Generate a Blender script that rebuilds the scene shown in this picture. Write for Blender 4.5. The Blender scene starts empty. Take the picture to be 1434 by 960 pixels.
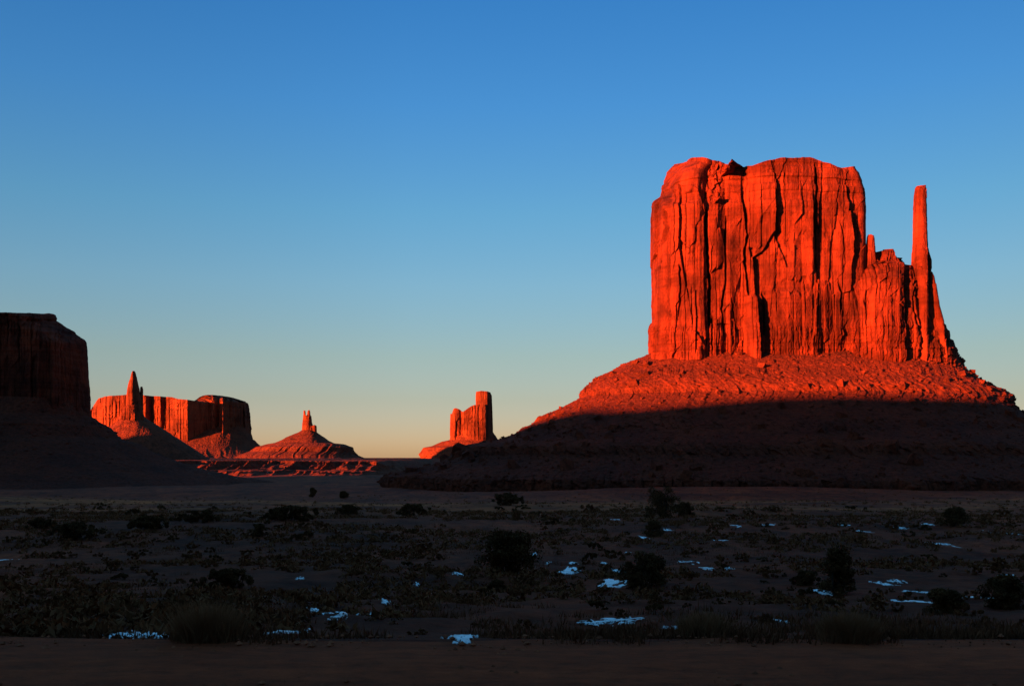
import bpy, math, random
import numpy as np

# ------------------------------------------------------------------ camera, world, sun, exposure
sc = bpy.context.scene
COL = sc.collection
random.seed(7)
RNG = np.random.default_rng(11)

F = 1394.0            # focal length in photo pixels (1434 wide)
EYE = 1.7             # eye height above the dirt road
HZ = 640.0            # photo row of the horizon

cam_d = bpy.data.cameras.new("camera")
cam_d.sensor_width = 36.0
cam_d.lens = 36.0 * F / 1434.0
cam_d.shift_y = (HZ - 480.0) / 1434.0
cam_d.clip_start = 0.2
cam_d.clip_end = 90000.0
cam = bpy.data.objects.new("camera", cam_d)
cam.location = (0, 0, EYE)
cam.rotation_euler = (math.radians(90), 0, 0)
COL.objects.link(cam)
sc.camera = cam

SUN_EL = math.radians(4.0)
SUN_AZ = math.radians(50.0)      # to the left of straight behind the camera
TOSUN = np.array([-math.sin(SUN_AZ) * math.cos(SUN_EL), -math.cos(SUN_AZ) * math.cos(SUN_EL), math.sin(SUN_EL)])

world = bpy.data.worlds.new("World")
sc.world = world
world.use_nodes = True
wn = world.node_tree
wn.nodes.clear()
w_out = wn.nodes.new("ShaderNodeOutputWorld")
w_bg = wn.nodes.new("ShaderNodeBackground")
w_bg.inputs["Strength"].default_value = 0.05
w_sky = wn.nodes.new("ShaderNodeTexSky")
w_sky.sky_type = "NISHITA"
w_sky.sun_disc = False
w_sky.sun_elevation = SUN_EL
# Blender: rotation 0 = sun towards +Y, growing clockwise seen from above
w_sky.sun_rotation = math.atan2(TOSUN[0], TOSUN[1])
w_sky.altitude = 1600
w_tc = wn.nodes.new("ShaderNodeTexCoord")
w_sep = wn.nodes.new("ShaderNodeSeparateXYZ")
w_ramp = wn.nodes.new("ShaderNodeValToRGB")
AZ_FADE = 0.72
SKY_TINT = [(0.0, (0.454, 0.425, 0.781)), (0.014, (0.454, 0.428, 0.764)), (0.057, (0.416, 0.411, 0.563)), (0.1, (0.422, 0.459, 0.549)), (0.17, (0.385, 0.549, 0.715)), (0.237, (0.307, 0.589, 0.824)), (0.332, (0.215, 0.566, 0.985)), (0.417, (0.161, 0.528, 1.005)), (0.6, (0.424, 1.03, 1.434)), (1.0, (0.385, 0.994, 1.378))]
w_mul = wn.nodes.new("ShaderNodeMix")
w_mul.data_type = "RGBA"
w_mul.blend_type = "MULTIPLY"
w_mul.inputs[0].default_value = 1.0
el = w_ramp.color_ramp.elements
while len(el) < len(SKY_TINT):
    el.new(0.5)
for e, (p, c) in zip(el, SKY_TINT):
    e.position = p
    e.color = (*c, 1)
wn.links.new(w_tc.outputs["Generated"], w_sep.inputs[0])
wn.links.new(w_sep.outputs["Z"], w_ramp.inputs[0])
wn.links.new(w_sky.outputs[0], w_mul.inputs[6])
wn.links.new(w_ramp.outputs[0], w_mul.inputs[7])
w_ax = wn.nodes.new("ShaderNodeMapRange")          # the right of the view is no brighter than the left
w_ax.inputs["From Min"].default_value = -0.1
w_ax.inputs["From Max"].default_value = 0.5
w_ax.inputs["To Min"].default_value = 1.0
w_ax.inputs["To Max"].default_value = AZ_FADE
wn.links.new(w_sep.outputs["X"], w_ax.inputs["Value"])
w_mul2 = wn.nodes.new("ShaderNodeMix")
w_mul2.data_type = "RGBA"
w_mul2.blend_type = "MULTIPLY"
w_mul2.inputs[0].default_value = 1.0
wn.links.new(w_mul.outputs[2], w_mul2.inputs[6])
wn.links.new(w_ax.outputs[0], w_mul2.inputs[7])
wn.links.new(w_mul2.outputs[2], w_bg.inputs["Color"])
wn.links.new(w_bg.outputs[0], w_out.inputs[0])

sun_d = bpy.data.lights.new("sun", "SUN")
sun_d.energy = 5.0
sun_d.angle = math.radians(0.5)
sun_d.color = (1.0, 0.21, 0.045)
sun = bpy.data.objects.new("sun", sun_d)
sun.rotation_euler = (math.radians(90) - SUN_EL, 0, math.atan2(TOSUN[1], TOSUN[0]) + math.radians(90))
COL.objects.link(sun)

sc.view_settings.view_transform = "Standard"
sc.view_settings.look = "None"
sc.view_settings.gamma = 1.0
sc.view_settings.use_curve_mapping = False
sc.view_settings.exposure = 2.8
sc.render.engine = "CYCLES"
sc.cycles.max_bounces = 5
sc.cycles.diffuse_bounces = 2
sc.cycles.use_denoising = True

# ------------------------------------------------------------------ helpers
def X(px, d): return (px - 717.0) / F * d
def Z(py, d): return EYE + (HZ - py) / F * d

def _hash(ix, iy, iz, seed):
    h = (ix.astype(np.int64) * 374761393 + iy.astype(np.int64) * 668265263 + iz.astype(np.int64) * 2147483647 + seed * 1274126177) & 0xFFFFFFFF
    h = ((h ^ (h >> 13)) * 1274126177) & 0xFFFFFFFF
    h = ((h ^ (h >> 16)) * 2246822519) & 0xFFFFFFFF
    h = h ^ (h >> 15)
    return (h & 0xFFFFFF).astype(np.float64) / 0xFFFFFF

def noise(x, y, z, seed=0):
    """value noise in -1..1"""
    x = np.asarray(x, float); y = np.asarray(y, float) + 0 * x; z = np.asarray(z, float) + 0 * x
    ix, iy, iz = np.floor(x), np.floor(y), np.floor(z)
    fx, fy, fz = x - ix, y - iy, z - iz
    fx = fx * fx * fx * (fx * (fx * 6 - 15) + 10); fy = fy * fy * fy * (fy * (fy * 6 - 15) + 10); fz = fz * fz * (3 - 2 * fz)
    r = 0
    for a in (0, 1):
        wx = fx if a else 1 - fx
        for b in (0, 1):
            wy = fy if b else 1 - fy
            for c in (0, 1):
                wz = fz if c else 1 - fz
                r = r + wx * wy * wz * _hash(ix + a, iy + b, iz + c, seed)
    return r * 2 - 1

def fbm(x, y, z, octv=4, seed=0, gain=0.5, lac=2.03):
    r = 0; a = 1.0; s = 0
    for o in range(octv):
        r = r + a * noise(x, y, z, seed + o * 17); s += a
        a *= gain; x = x * lac + 3.7; y = y * lac + 1.3; z = z * lac + 5.1
    return r / s

def cells(x, y, seed=0):
    """voronoi: random value, random value 2, dx to seed, dy to seed, edge distance"""
    ix, iy = np.floor(x), np.floor(y)
    best = np.full(x.shape, 9.0); sec = np.full(x.shape, 9.0)
    v1 = np.zeros(x.shape); v2 = np.zeros(x.shape); dx = np.zeros(x.shape); dy = np.zeros(x.shape)
    zz = np.zeros(x.shape)
    for a in (-1, 0, 1):
        for b in (-1, 0, 1):
            cx, cy = ix + a, iy + b
            qx = cx + _hash(cx, cy, zz, seed); qy = cy + _hash(cx, cy, zz, seed + 1)
            ex, ey = x - qx, y - qy
            dd = np.sqrt(ex * ex + ey * ey)
            near = dd < best
            sec = np.where(near, best, np.minimum(sec, dd))
            v1 = np.where(near, _hash(cx, cy, zz, seed + 2), v1); v2 = np.where(near, _hash(cx, cy, zz, seed + 3), v2)
            dx = np.where(near, ex, dx); dy = np.where(near, ey, dy)
            best = np.where(near, dd, best)
    return v1, v2, dx, dy, sec - best

def sstep(a, b, x):
    t = np.clip((x - a) / (b - a), 0, 1)
    return t * t * (3 - 2 * t)

def link(name, me, mat=None, parent=None, loc=None):
    o = bpy.data.objects.new(name, me)
    if mat is not None and me is not None:
        me.materials.append(mat)
    COL.objects.link(o)
    if parent is not None:
        o.parent = parent
    if loc is not None:
        o.location = loc
    return o

def tag(o, label=None, cat=None, group=None, kind=None):
    if label: o["label"] = label
    if cat: o["category"] = cat
    if group: o["group"] = group
    if kind: o["kind"] = kind
    return o

def empty(name, loc, label, cat, group=None):
    o = bpy.data.objects.new(name, None)
    o.location = loc
    o.empty_display_size = 1
    COL.objects.link(o)
    return tag(o, label, cat, group)

def mesh_np(name, V, Fq, smooth=False):
    """V (n,3) verts, Fq (m,k) faces"""
    me = bpy.data.meshes.new(name)
    V = np.ascontiguousarray(V, dtype=np.float32); Fq = np.ascontiguousarray(Fq, dtype=np.int32)
    m, k = Fq.shape
    me.vertices.add(len(V)); me.vertices.foreach_set("co", V.ravel())
    me.loops.add(m * k); me.loops.foreach_set("vertex_index", Fq.ravel())
    me.polygons.add(m); me.polygons.foreach_set("loop_start", np.arange(m, dtype=np.int32) * k)
    me.polygons.foreach_set("loop_total", np.full(m, k, dtype=np.int32))
    me.polygons.foreach_set("use_smooth", np.full(m, smooth, dtype=bool))
    me.update(calc_edges=True)
    return me

def grid_faces(nr, nc, closed=False, flip=False):
    i = np.arange(nr - 1)[:, None]; j = np.arange(nc if closed else nc - 1)[None, :]
    j2 = (j + 1) % nc
    a = i * nc + j; b = i * nc + j2; c = (i + 1) * nc + j2; d = (i + 1) * nc + j
    f = np.stack([a + 0 * d, b + 0 * d, c + 0 * d, d], -1).reshape(-1, 4)
    return f[:, ::-1] if flip else f

# ------------------------------------------------------------------ materials
class MB:
    def __init__(s, name):
        s.m = bpy.data.materials.new(name); s.m.use_nodes = True
        s.nt = s.m.node_tree; s.bs = s.nt.nodes["Principled BSDF"]
        s.bs.inputs["Roughness"].default_value = 0.95
        s.bs.inputs["Specular IOR Level"].default_value = 0.08
    def n(s, t, **kw):
        q = s.nt.nodes.new(t)
        for k, v in kw.items(): setattr(q, k, v)
        return q
    def l(s, a, b): s.nt.links.new(a, b)
    def coords(s, scale):
        tc = s.n("ShaderNodeNewGeometry"); mp = s.n("ShaderNodeMapping")
        mp.inputs["Scale"].default_value = scale
        s.l(tc.outputs["Position"], mp.inputs["Vector"]); return mp.outputs[0]
    def noise(s, scale, detail=5, rough=0.6, dist=0.0):
        q = s.n("ShaderNodeTexNoise"); q.inputs["Scale"].default_value = 1.0
        q.inputs["Detail"].default_value = detail; q.inputs["Roughness"].default_value = rough; q.inputs["Distortion"].default_value = dist
        s.l(s.coords(scale), q.inputs["Vector"]); return q.outputs["Fac"]
    def ramp(s, fac, stops):
        r = s.n("ShaderNodeValToRGB"); e = r.color_ramp.elements
        while len(e) < len(stops): e.new(0.5)
        for q, (p, c) in zip(e, stops):
            q.position = p; q.color = (*c, 1) if len(c) == 3 else c
        s.l(fac, r.inputs[0]); return r.outputs[0]
    def mix(s, a, b, fac, mode="MIX"):
        q = s.n("ShaderNodeMix", data_type="RGBA", blend_type=mode)
        if isinstance(fac, (int, float)): q.inputs[0].default_value = fac
        else: s.l(fac, q.inputs[0])
        for v, i in ((a, 6), (b, 7)):
            if isinstance(v, tuple): q.inputs[i].default_value = (*v, 1)
            else: s.l(v, q.inputs[i])
        return q.outputs[2]
    def base(s, c): s.l(c, s.bs.inputs["Base Color"])
    def bump(s, h, strength, dist):
        b = s.n("ShaderNodeBump"); b.inputs["Strength"].default_value = strength; b.inputs["Distance"].default_value = dist
        s.l(h, b.inputs["Height"]); s.l(b.outputs[0], s.bs.inputs["Normal"])

G1 = lambda v: (v, v, v)
def rock_material(name, k, hi, lo, strata=0.35, bump=1.0):
    """k: size factor (1 = near butte). hi/lo: the two stone colours"""
    m = MB(name)
    blot = m.noise((0.03 / k, 0.03 / k, 0.02 / k), 6, 0.62, 0.3)
    c = m.ramp(blot, [(0.34, lo), (0.62, hi)])
    pat = m.noise((0.012 / k, 0.012 / k, 0.022 / k), 5, 0.7, 0.6)
    c = m.mix(c, m.ramp(pat, [(0.40, G1(0.55)), (0.50, G1(0.95)), (0.62, G1(1.18))]), 0.9, "MULTIPLY")
    streak = m.noise((0.16 / k, 0.16 / k, 0.012 / k), 5, 0.65)
    c = m.mix(c, m.ramp(streak, [(0.34, G1(0.34)), (0.55, G1(1.0))]), 0.8, "MULTIPLY")
    band = m.noise((0.004 / k, 0.004 / k, 0.30 / k), 5, 0.7)
    c = m.mix(c, m.ramp(band, [(0.38, G1(0.55)), (0.55, G1(1.08))]), strata, "MULTIPLY")
    m.base(c)
    fine = m.noise((0.5 / k, 0.5 / k, 0.35 / k), 7, 0.7)
    m.bump(fine, 0.8 * bump, 2.2 * k)
    return m.m

def talus_material(name, k, hi, lo):
    m = MB(name)
    blot = m.noise((0.02 / k, 0.02 / k, 0.05 / k), 6, 0.65, 0.2)
    c = m.ramp(blot, [(0.32, lo), (0.66, hi)])
    speck = m.noise((0.22 / k, 0.22 / k, 0.22 / k), 4, 0.7)
    sp2 = m.noise((0.7 / k, 0.7 / k, 0.5 / k), 3, 0.6)
    c = m.mix(c, m.ramp(sp2, [(0.33, G1(0.30)), (0.42, G1(1.0))]), 0.85, "MULTIPLY")
    c = m.mix(c, m.ramp(speck, [(0.36, G1(0.45)), (0.5, G1(1.0)), (0.72, G1(1.25))]), 0.8, "MULTIPLY")
    m.base(c)
    m.bump(m.noise((0.35 / k, 0.35 / k, 0.35 / k), 8, 0.75), 0.9, 2.5 * k)
    return m.m

ROCK = rock_material("red_sandstone", 1.0, (0.185, 0.030, 0.012), (0.075, 0.014, 0.008))
ROCK_BAND = rock_material("bedded_sandstone", 0.7, (0.150, 0.026, 0.011), (0.075, 0.015, 0.008), 0.8)
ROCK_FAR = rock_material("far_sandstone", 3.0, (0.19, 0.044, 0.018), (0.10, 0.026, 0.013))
TALUS = talus_material("shale_talus", 1.0, (0.135, 0.025, 0.0105), (0.070, 0.016, 0.009))
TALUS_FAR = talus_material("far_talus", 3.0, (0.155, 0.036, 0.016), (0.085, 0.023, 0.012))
# ------------------------------------------------------------------ rock builders
def contour(n, nu, front_share=0.72):
    """unit superellipse, point 0 at the left (-1,0), running through the front (y=-1) to the right and back round"""
    def half(m, sgn):
        th = np.linspace(0, math.pi, 4001)
        x = -np.sign(np.cos(th)) * np.abs(np.cos(th)) ** (2 / n); y = -sgn * np.abs(np.sin(th)) ** (2 / n)
        s = np.concatenate([[0], np.cumsum(np.hypot(np.diff(x), np.diff(y)))])
        q = np.linspace(0, s[-1], m + 1)[:-1]
        return np.interp(q, s, x), np.interp(q, s, y)
    nf = int(nu * front_share); nb = nu - nf
    xf, yf = half(nf, 1); xb, yb = half(nb, -1)
    return np.concatenate([xf, -xb]), np.concatenate([yf, yb])

def fit_rings(cx, cy, pxl, pxr, cyd, hf, hb):
    """find x extents per ring so that the projected outline meets the traced columns"""
    nv = len(pxl)
    dep = cyd[:, None] + np.where(cy[None, :] < 0, hf[:, None], hb[:, None]) * cy[None, :]
    xl = X(pxl, cyd); xr = X(pxr, cyd)
    for _ in range(8):
        x = (xl + xr)[:, None] / 2 + (xr - xl)[:, None] / 2 * cx[None, :]
        px = 717 + F * x / dep
        xl = xl + (pxl - px.min(1)) * cyd / F * 0.9
        xr = xr + (pxr - px.max(1)) * cyd / F * 0.9
    x = (xl + xr)[:, None] / 2 + (xr - xl)[:, None] / 2 * cx[None, :]
    return x, dep

def tower(name, parent, mat, d, depth, left, right, top, base_py, n=3.5, nu=600, nv=200, disp=None, rough=1.0, profile=None, cap=14, origin=(0, 0, 0), back=None):
    """a cliff: traced left/right outlines [(py,px)..], top line [(px,py)..]; d = distance of its middle, depth = half depth"""
    cx, cy = contour(n, nu)
    hb0 = depth if back is None else back
    df = d - depth * 0.85
    tp = np.array(top, float)
    pt_min = tp[:, 1].min()
    pys = np.linspace(base_py, pt_min, nv)
    L = np.array(sorted(left), float); R = np.array(sorted(right), float)
    hf = np.full(nv, float(depth)); hb = np.full(nv, float(hb0)); cyd = np.full(nv, float(d))
    hlim = 0.55 * (np.interp(pys, R[:, 0], R[:, 1]) - np.interp(pys, L[:, 0], L[:, 1])) * d / F
    hf = np.minimum(hf, hlim); hb = np.minimum(hb, hlim)
    def outline(p): return np.interp(p, L[:, 0], L[:, 1]), np.interp(p, R[:, 0], R[:, 1])
    pl, pr = outline(pys)
    x, y = fit_rings(cx, cy, pl, pr, cyd, hf, hb)          # (nv,nu) on a straight py grid
    # per column: stretch so that the top follows the traced top line
    y_top = y[-1].copy(); px_top = 717 + F * x[-1] / y_top
    top_py = np.interp(px_top, tp[:, 0], tp[:, 1])
    v = np.linspace(0, 1, nv)[:, None]
    py = base_py + v * (top_py[None, :] - base_py)
    # sample x,y at that py
    fi = np.clip((py - base_py) / (pt_min - base_py) * (nv - 1), 0, nv - 1)
    i0 = np.clip(np.floor(fi).astype(int), 0, nv - 2); fr = fi - i0
    jj = np.arange(nu)[None, :] + 0 * i0
    x = x[i0, jj] * (1 - fr) + x[i0 + 1, jj] * fr
    y = y[i0, jj] * (1 - fr) + y[i0 + 1, jj] * fr
    ia, ib = int(px_top.argmin()), int(px_top.argmax())     # the run of the rim that faces the camera
    if ia > ib: ia -= nu
    run = np.arange(ia, ib + 1) % nu
    pf = np.maximum.accumulate(px_top[run]); de = y_top[run]
    deff = np.interp(px_top, pf, de)
    z = EYE + (HZ - py) / F * deff[None, :]
    px = 717 + F * x / y
    front = sstep(0.15, -0.1, cy)[None, :]
    # outward horizontal normal
    tx = np.roll(x, -1, 1) - np.roll(x, 1, 1); ty = np.roll(y, -1, 1) - np.roll(y, 1, 1)
    ln = np.sqrt(tx * tx + ty * ty) + 1e-9
    nx, ny = ty / ln, -tx / ln
    edge = np.minimum(px - px.min(1, keepdims=True), px.max(1, keepdims=True) - px)
    D = np.zeros_like(x)
    if disp is not None:
        D = D + disp(px, py, x, y, z, front)
    D = D * (0.3 + 0.7 * sstep(0, 9, edge))
    x2 = x + nx * D; y2 = y + ny * D
    if profile is not None:
        P = np.array(profile, float)
        y2 = y2 + np.interp(px, P[:, 0], P[:, 1]) * front
    rings = [np.stack([x2, y2, z], -1)]
    # cap
    xt, yt, zt = x2[-1], y2[-1], z[-1]
    mx, my = xt.mean(), yt.mean()
    caps = []
    zl = np.linspace(0, 1, cap + 1)[1:]
    for s in zl:
        k = 1 - s * 0.999
        xx = mx + (xt - mx) * k; yy = my + (yt - my) * k
        pxx = 717 + F * xx / yy
        zz = EYE + (HZ - np.interp(pxx, tp[:, 0], tp[:, 1])) / F * np.interp(pxx, pf, de)
        zz = np.where(s < 0.25, zt * (1 - s * 4) + zz * s * 4, zz) + fbm(xx / (8 * rough), yy / (8 * rough), 0, 3, 5) * 0.8 * rough - s * 1.5 * rough
        caps.append(np.stack([xx, yy, np.minimum(zz, zt.max())], -1))
    V = np.concatenate([rings[0]] + [c[None] for c in caps], 0)
    Fq = grid_faces(V.shape[0], nu, True)
    V = V.reshape(-1, 3) - np.array(origin)
    return link(name, mesh_np(name, V, Fq), mat, parent)

def slope(name, parent, mat, rings, n=2.6, nu=1000, nv=260, disp=None, back=200.0, origin=(0, 0, 0), front_share=0.75):
    """talus: rings (py, pxl, pxr, front_y, centre_y) from the top down"""
    R = np.array(rings, float)
    # resample evenly by length of the front profile
    zz = EYE + (HZ - R[:, 0]) / F * R[:, 4]
    s = np.concatenate([[0], np.cumsum(np.hypot(np.diff(R[:, 3]), np.diff(zz)) + 1e-6)])
    q = np.linspace(0, s[-1], nv)
    C = np.stack([np.interp(q, s, R[:, i]) for i in range(5)], 1)
    cx, cy = contour(n, nu, front_share)
    hf = C[:, 4] - C[:, 3]; hb = np.full(nv, back) * (0.5 + 0.9 * np.linspace(0, 1, nv))
    x, y = fit_rings(cx, cy, C[:, 1], C[:, 2], C[:, 4], hf, hb)
    z = (EYE + (HZ - C[:, 0]) / F * C[:, 4])[:, None] + 0 * x
    px = 717 + F * x / y; py = HZ - (z - EYE) * F / y
    tx = np.roll(x, -1, 1) - np.roll(x, 1, 1); ty = np.roll(y, -1, 1) - np.roll(y, 1, 1)
    ln = np.sqrt(tx * tx + ty * ty) + 1e-9
    nx, ny = ty / ln, -tx / ln
    arc = np.cumsum(ln / 2, 1)
    arc = arc - arc[:, int(nu * front_share / 2)][:, None]
    if disp is not None:
        dn, dz = disp(px, py, x, y, z, arc, np.linspace(0, 1, nv)[:, None])
        x = x + nx * dn; y = y + ny * dn; z = z + dz
    V = np.stack([x, y, z], -1)
    V = V.reshape(-1, 3) - np.array(origin)
    Fq = grid_faces(nv, nu, True, True)
    return link(name, mesh_np(name, V, Fq), mat, parent)

def crack(px, py, pts, w, depth, soft=1.0):
    """groove along a traced line pts [(px,py)..]; w = half width in px"""
    p = np.array(sorted(pts, key=lambda q: q[1]), float)
    xc = np.interp(py, p[:, 1], p[:, 0]) + 0.7 * noise(py / 6.0, 0.3, 0.1, int(p[0, 0]))
    y0, y1 = p[0, 1], p[-1, 1]
    a = sstep(y0 - 2, y0 + 9, py) * sstep(y1 + 2, y1 - 9, py)
    ww = w * (0.35 + 0.65 * a) * (1 + 0.35 * noise(py / 9.0, 5.1, 0.2, int(p[0, 0]) + 3))
    t = np.abs(px - xc) / np.maximum(ww, 0.2)
    depth = depth * 0.85; t = t / 0.78
    return -depth * a * (1 - sstep(0.55, 1.25, t))

def slabs(a, b, seed, amp, tilt):
    """jointed slabs: each cell has its own set-back and its own facing"""
    v1, v2, dx, dy, e = cells(a, b, seed)
    return (v1 - 0.5) * 2 * amp + (v2 - 0.5) * 2 * tilt * dx

def joints(a, b, seed, amp, tilt, gro=0.0):
    """vertical joint columns broken into blocks: a across (1 = column width), b down (1 = block height)"""
    i = np.floor(a); bd = np.full(a.shape, 9.0); b2 = np.full(a.shape, 9.0); cid = np.zeros(a.shape); dx = np.zeros(a.shape); zz = np.zeros(a.shape)
    for k in (-1, 0, 1):
        c = i + k; q = c + 0.15 + 0.7 * _hash(c, zz, zz, seed); e = np.abs(a - q)
        nr = e < bd
        b2 = np.where(nr, bd, np.minimum(b2, e)); cid = np.where(nr, c, cid); dx = np.where(nr, a - q, dx); bd = np.where(nr, e, bd)
    rb = b + 9 * _hash(cid, zz, zz, seed + 1) + 0.25 * dx
    row = np.floor(rb + 0.35 * noise(cid * 1.7, rb * 0.5, 0.5, seed + 2))
    v1 = _hash(cid, row, zz, seed + 3); v2 = _hash(cid, row, zz + 1, seed + 4); v3 = _hash(cid, zz, zz, seed + 5)
    r = (0.55 * (v1 - 0.5) + 0.45 * (v3 - 0.5)) * 2 * amp + (v2 - 0.5) * 2 * tilt * dx
    if gro:
        ed = b2 - bd
        on = sstep(-0.1, 0.4, noise(cid * 3.1 + 0.5, b * 0.8, 0.5, seed + 6))
        r = r - gro * on * (1 - sstep(0.05, 0.22, ed))
    return r

# ------------------------------------------------------------------ ground
GP = np.array([(-60000, 0.0), (-300, 0.0), (9.3, 0.0), (10, -0.11), (11, -0.257), (12, -0.40), (13, -0.547), (20, -1.3), (32, -2.4), (48, -3.5), (70, -4.5), (100, -5.5), (150, -7.1), (300, -12.3), (500, -18.8), (800, -27.3), (1500, -30), (90000, -30)])
def ground(x, y):
    x = np.asarray(x, float); y = np.asarray(y, float)
    yy = y - 2.0 * np.sin(x / 90.0) * sstep(15, 60, y)
    z = np.interp(yy, GP[:, 0], GP[:, 1])
    r = np.hypot(x, y)
    off = sstep(9.3, 13, y)
    z = z + off * (0.10 * fbm(x / 1.3, y / 1.3, 0, 3, 3) * sstep(400, 60, r) + 0.28 * fbm(x / 6, y / 6, 0, 3, 9) + 0.7 * noise(x / 38, y / 30, 0, 21) * sstep(12, 60, y))
    qq = np.hypot((x - 300) / 450.0, (y - 990) / 345.0)
    z = z + 3.0 * sstep(1.22, 0.95, qq + 0.05 * fbm(x / 45.0, y / 45.0, 0, 3, 35))
    z = z + 2.5 * noise(x / 160, y / 160, 0, 33) * sstep(150, 600, r)
    return z

def ground_hit(px, py):
    d = np.geomspace(7.0, 3000, 3000)
    x = X(px, d)
    gz = ground(x, d); pyy = HZ - (gz - EYE) * F / d
    ok = np.where(pyy <= py)[0]
    i = ok[0] if len(ok) else len(d) - 1
    return float(x[i]), float(d[i]), float(gz[i])

def build_ground():
    th = np.concatenate([np.linspace(-38, 38, 700), np.linspace(38, 322, 90)[1:-1]])
    th = np.radians(th)
    r = np.concatenate([[0.0], np.geomspace(2.0, 200, 420), np.geomspace(200, 70000, 240)[1:]])
    x = r[:, None] * np.sin(th)[None]; y = r[:, None] * np.cos(th)[None]
    z = ground(x, y)
    V = np.stack([x, y, z], -1).reshape(-1, 3)
    m = MB("desert_soil")
    pos = m.n("ShaderNodeNewGeometry"); sep = m.n("ShaderNodeSeparateXYZ"); m.l(pos.outputs["Position"], sep.inputs[0])
    big = m.noise((0.05, 0.02, 0.05), 5, 0.6, 0.4)
    c = m.ramp(big, [(0.35, (0.13, 0.022, 0.007)), (0.62, (0.30, 0.045, 0.012))])
    fine = m.noise((1.4, 1.4, 1.4), 7, 0.75)
    c = m.mix(c, m.ramp(fine, [(0.35, G1(0.35)), (0.65, G1(1.25))]), 0.85, "MULTIPLY")
    # paler sandy flat some way out
    mr = m.n("ShaderNodeMapRange"); mr.interpolation_type = "SMOOTHSTEP"
    mr.inputs["From Min"].default_value = 130; mr.inputs["From Max"].default_value = 230
    m.l(sep.outputs["Y"], mr.inputs["Value"])
    mr2 = m.n("ShaderNodeMapRange"); mr2.interpolation_type = "SMOOTHSTEP"
    mr2.inputs["From Min"].default_value = 560; mr2.inputs["From Max"].default_value = 420
    m.l(sep.outputs["Y"], mr2.inputs["Value"])
    mm = m.n("ShaderNodeMath", operation="MULTIPLY"); m.l(mr.outputs[0], mm.inputs[0]); m.l(mr2.outputs[0], mm.inputs[1])
    patch = m.ramp(m.noise((0.006, 0.012, 0.01), 4, 0.6), [(0.40, G1(0.0)), (0.55, G1(1.0))])
    mm2 = m.n("ShaderNodeMath", operation="MULTIPLY"); m.l(mm.outputs[0], mm2.inputs[0]); m.l(patch, mm2.inputs[1])
    c = m.mix(c, (0.37, 0.082, 0.019), mm2.outputs[0])
    scrub = m.noise((0.22, 0.10, 0.2), 6, 0.72, 0.5)
    c = m.mix(c, m.ramp(scrub, [(0.40, G1(0.38)), (0.58, G1(1.15))]), 0.85, "MULTIPLY")
    coarse = m.noise((0.03, 0.012, 0.03), 6, 0.72, 0.6)
    c = m.mix(c, m.ramp(coarse, [(0.38, G1(0.55)), (0.6, G1(1.15))]), 0.8, "MULTIPLY")
    m.base(c)
    m.bump(fine, 0.7, 0.12)
    o = link("ground", mesh_np("ground", V, grid_faces(len(r), len(th), True, True), True), m.m)
    tag(o, kind="structure")
build_ground()

def build_road():
    nx, ny = 500, 24
    xs = np.linspace(-60, 60, nx); v = np.linspace(0, 1, ny)
    near = -4.0 + 0.3 * np.sin(xs / 7); far = 9.3 - 0.008 * xs * 2 + 0.22 * fbm(xs / 1.1, 0, 0, 4, 2)
    y = near[None] + (far - near)[None] * v[:, None]; x = xs[None] + 0 * y
    z = 0.012 + 0.018 * (fbm(x / 0.5, y / 0.25, 0, 4, 8) + 1) * 0.5 + 0.03 * np.exp(-((y - 8.2) / 0.35) ** 2)
    z[0] = 0.003; z[-1] = 0.003
    m = MB("packed_dirt")
    fine = m.noise((3.0, 6.0, 3.0), 8, 0.78)
    c = m.ramp(fine, [(0.33, (0.15, 0.026, 0.008)), (0.68, (0.38, 0.060, 0.017))])
    rut = m.noise((0.12, 1.6, 1.0), 4, 0.6)
    c = m.mix(c, m.ramp(rut, [(0.35, G1(0.6)), (0.6, G1(1.1))]), 0.7, "MULTIPLY")
    m.base(c); m.bump(fine, 0.8, 0.05)
    V = np.stack([x, y, z], -1).reshape(-1, 3)
    o = link("dirt_road", mesh_np("dirt_road", V, grid_faces(ny, nx), True), m.m)
    tag(o, kind="structure")
build_road()

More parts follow.
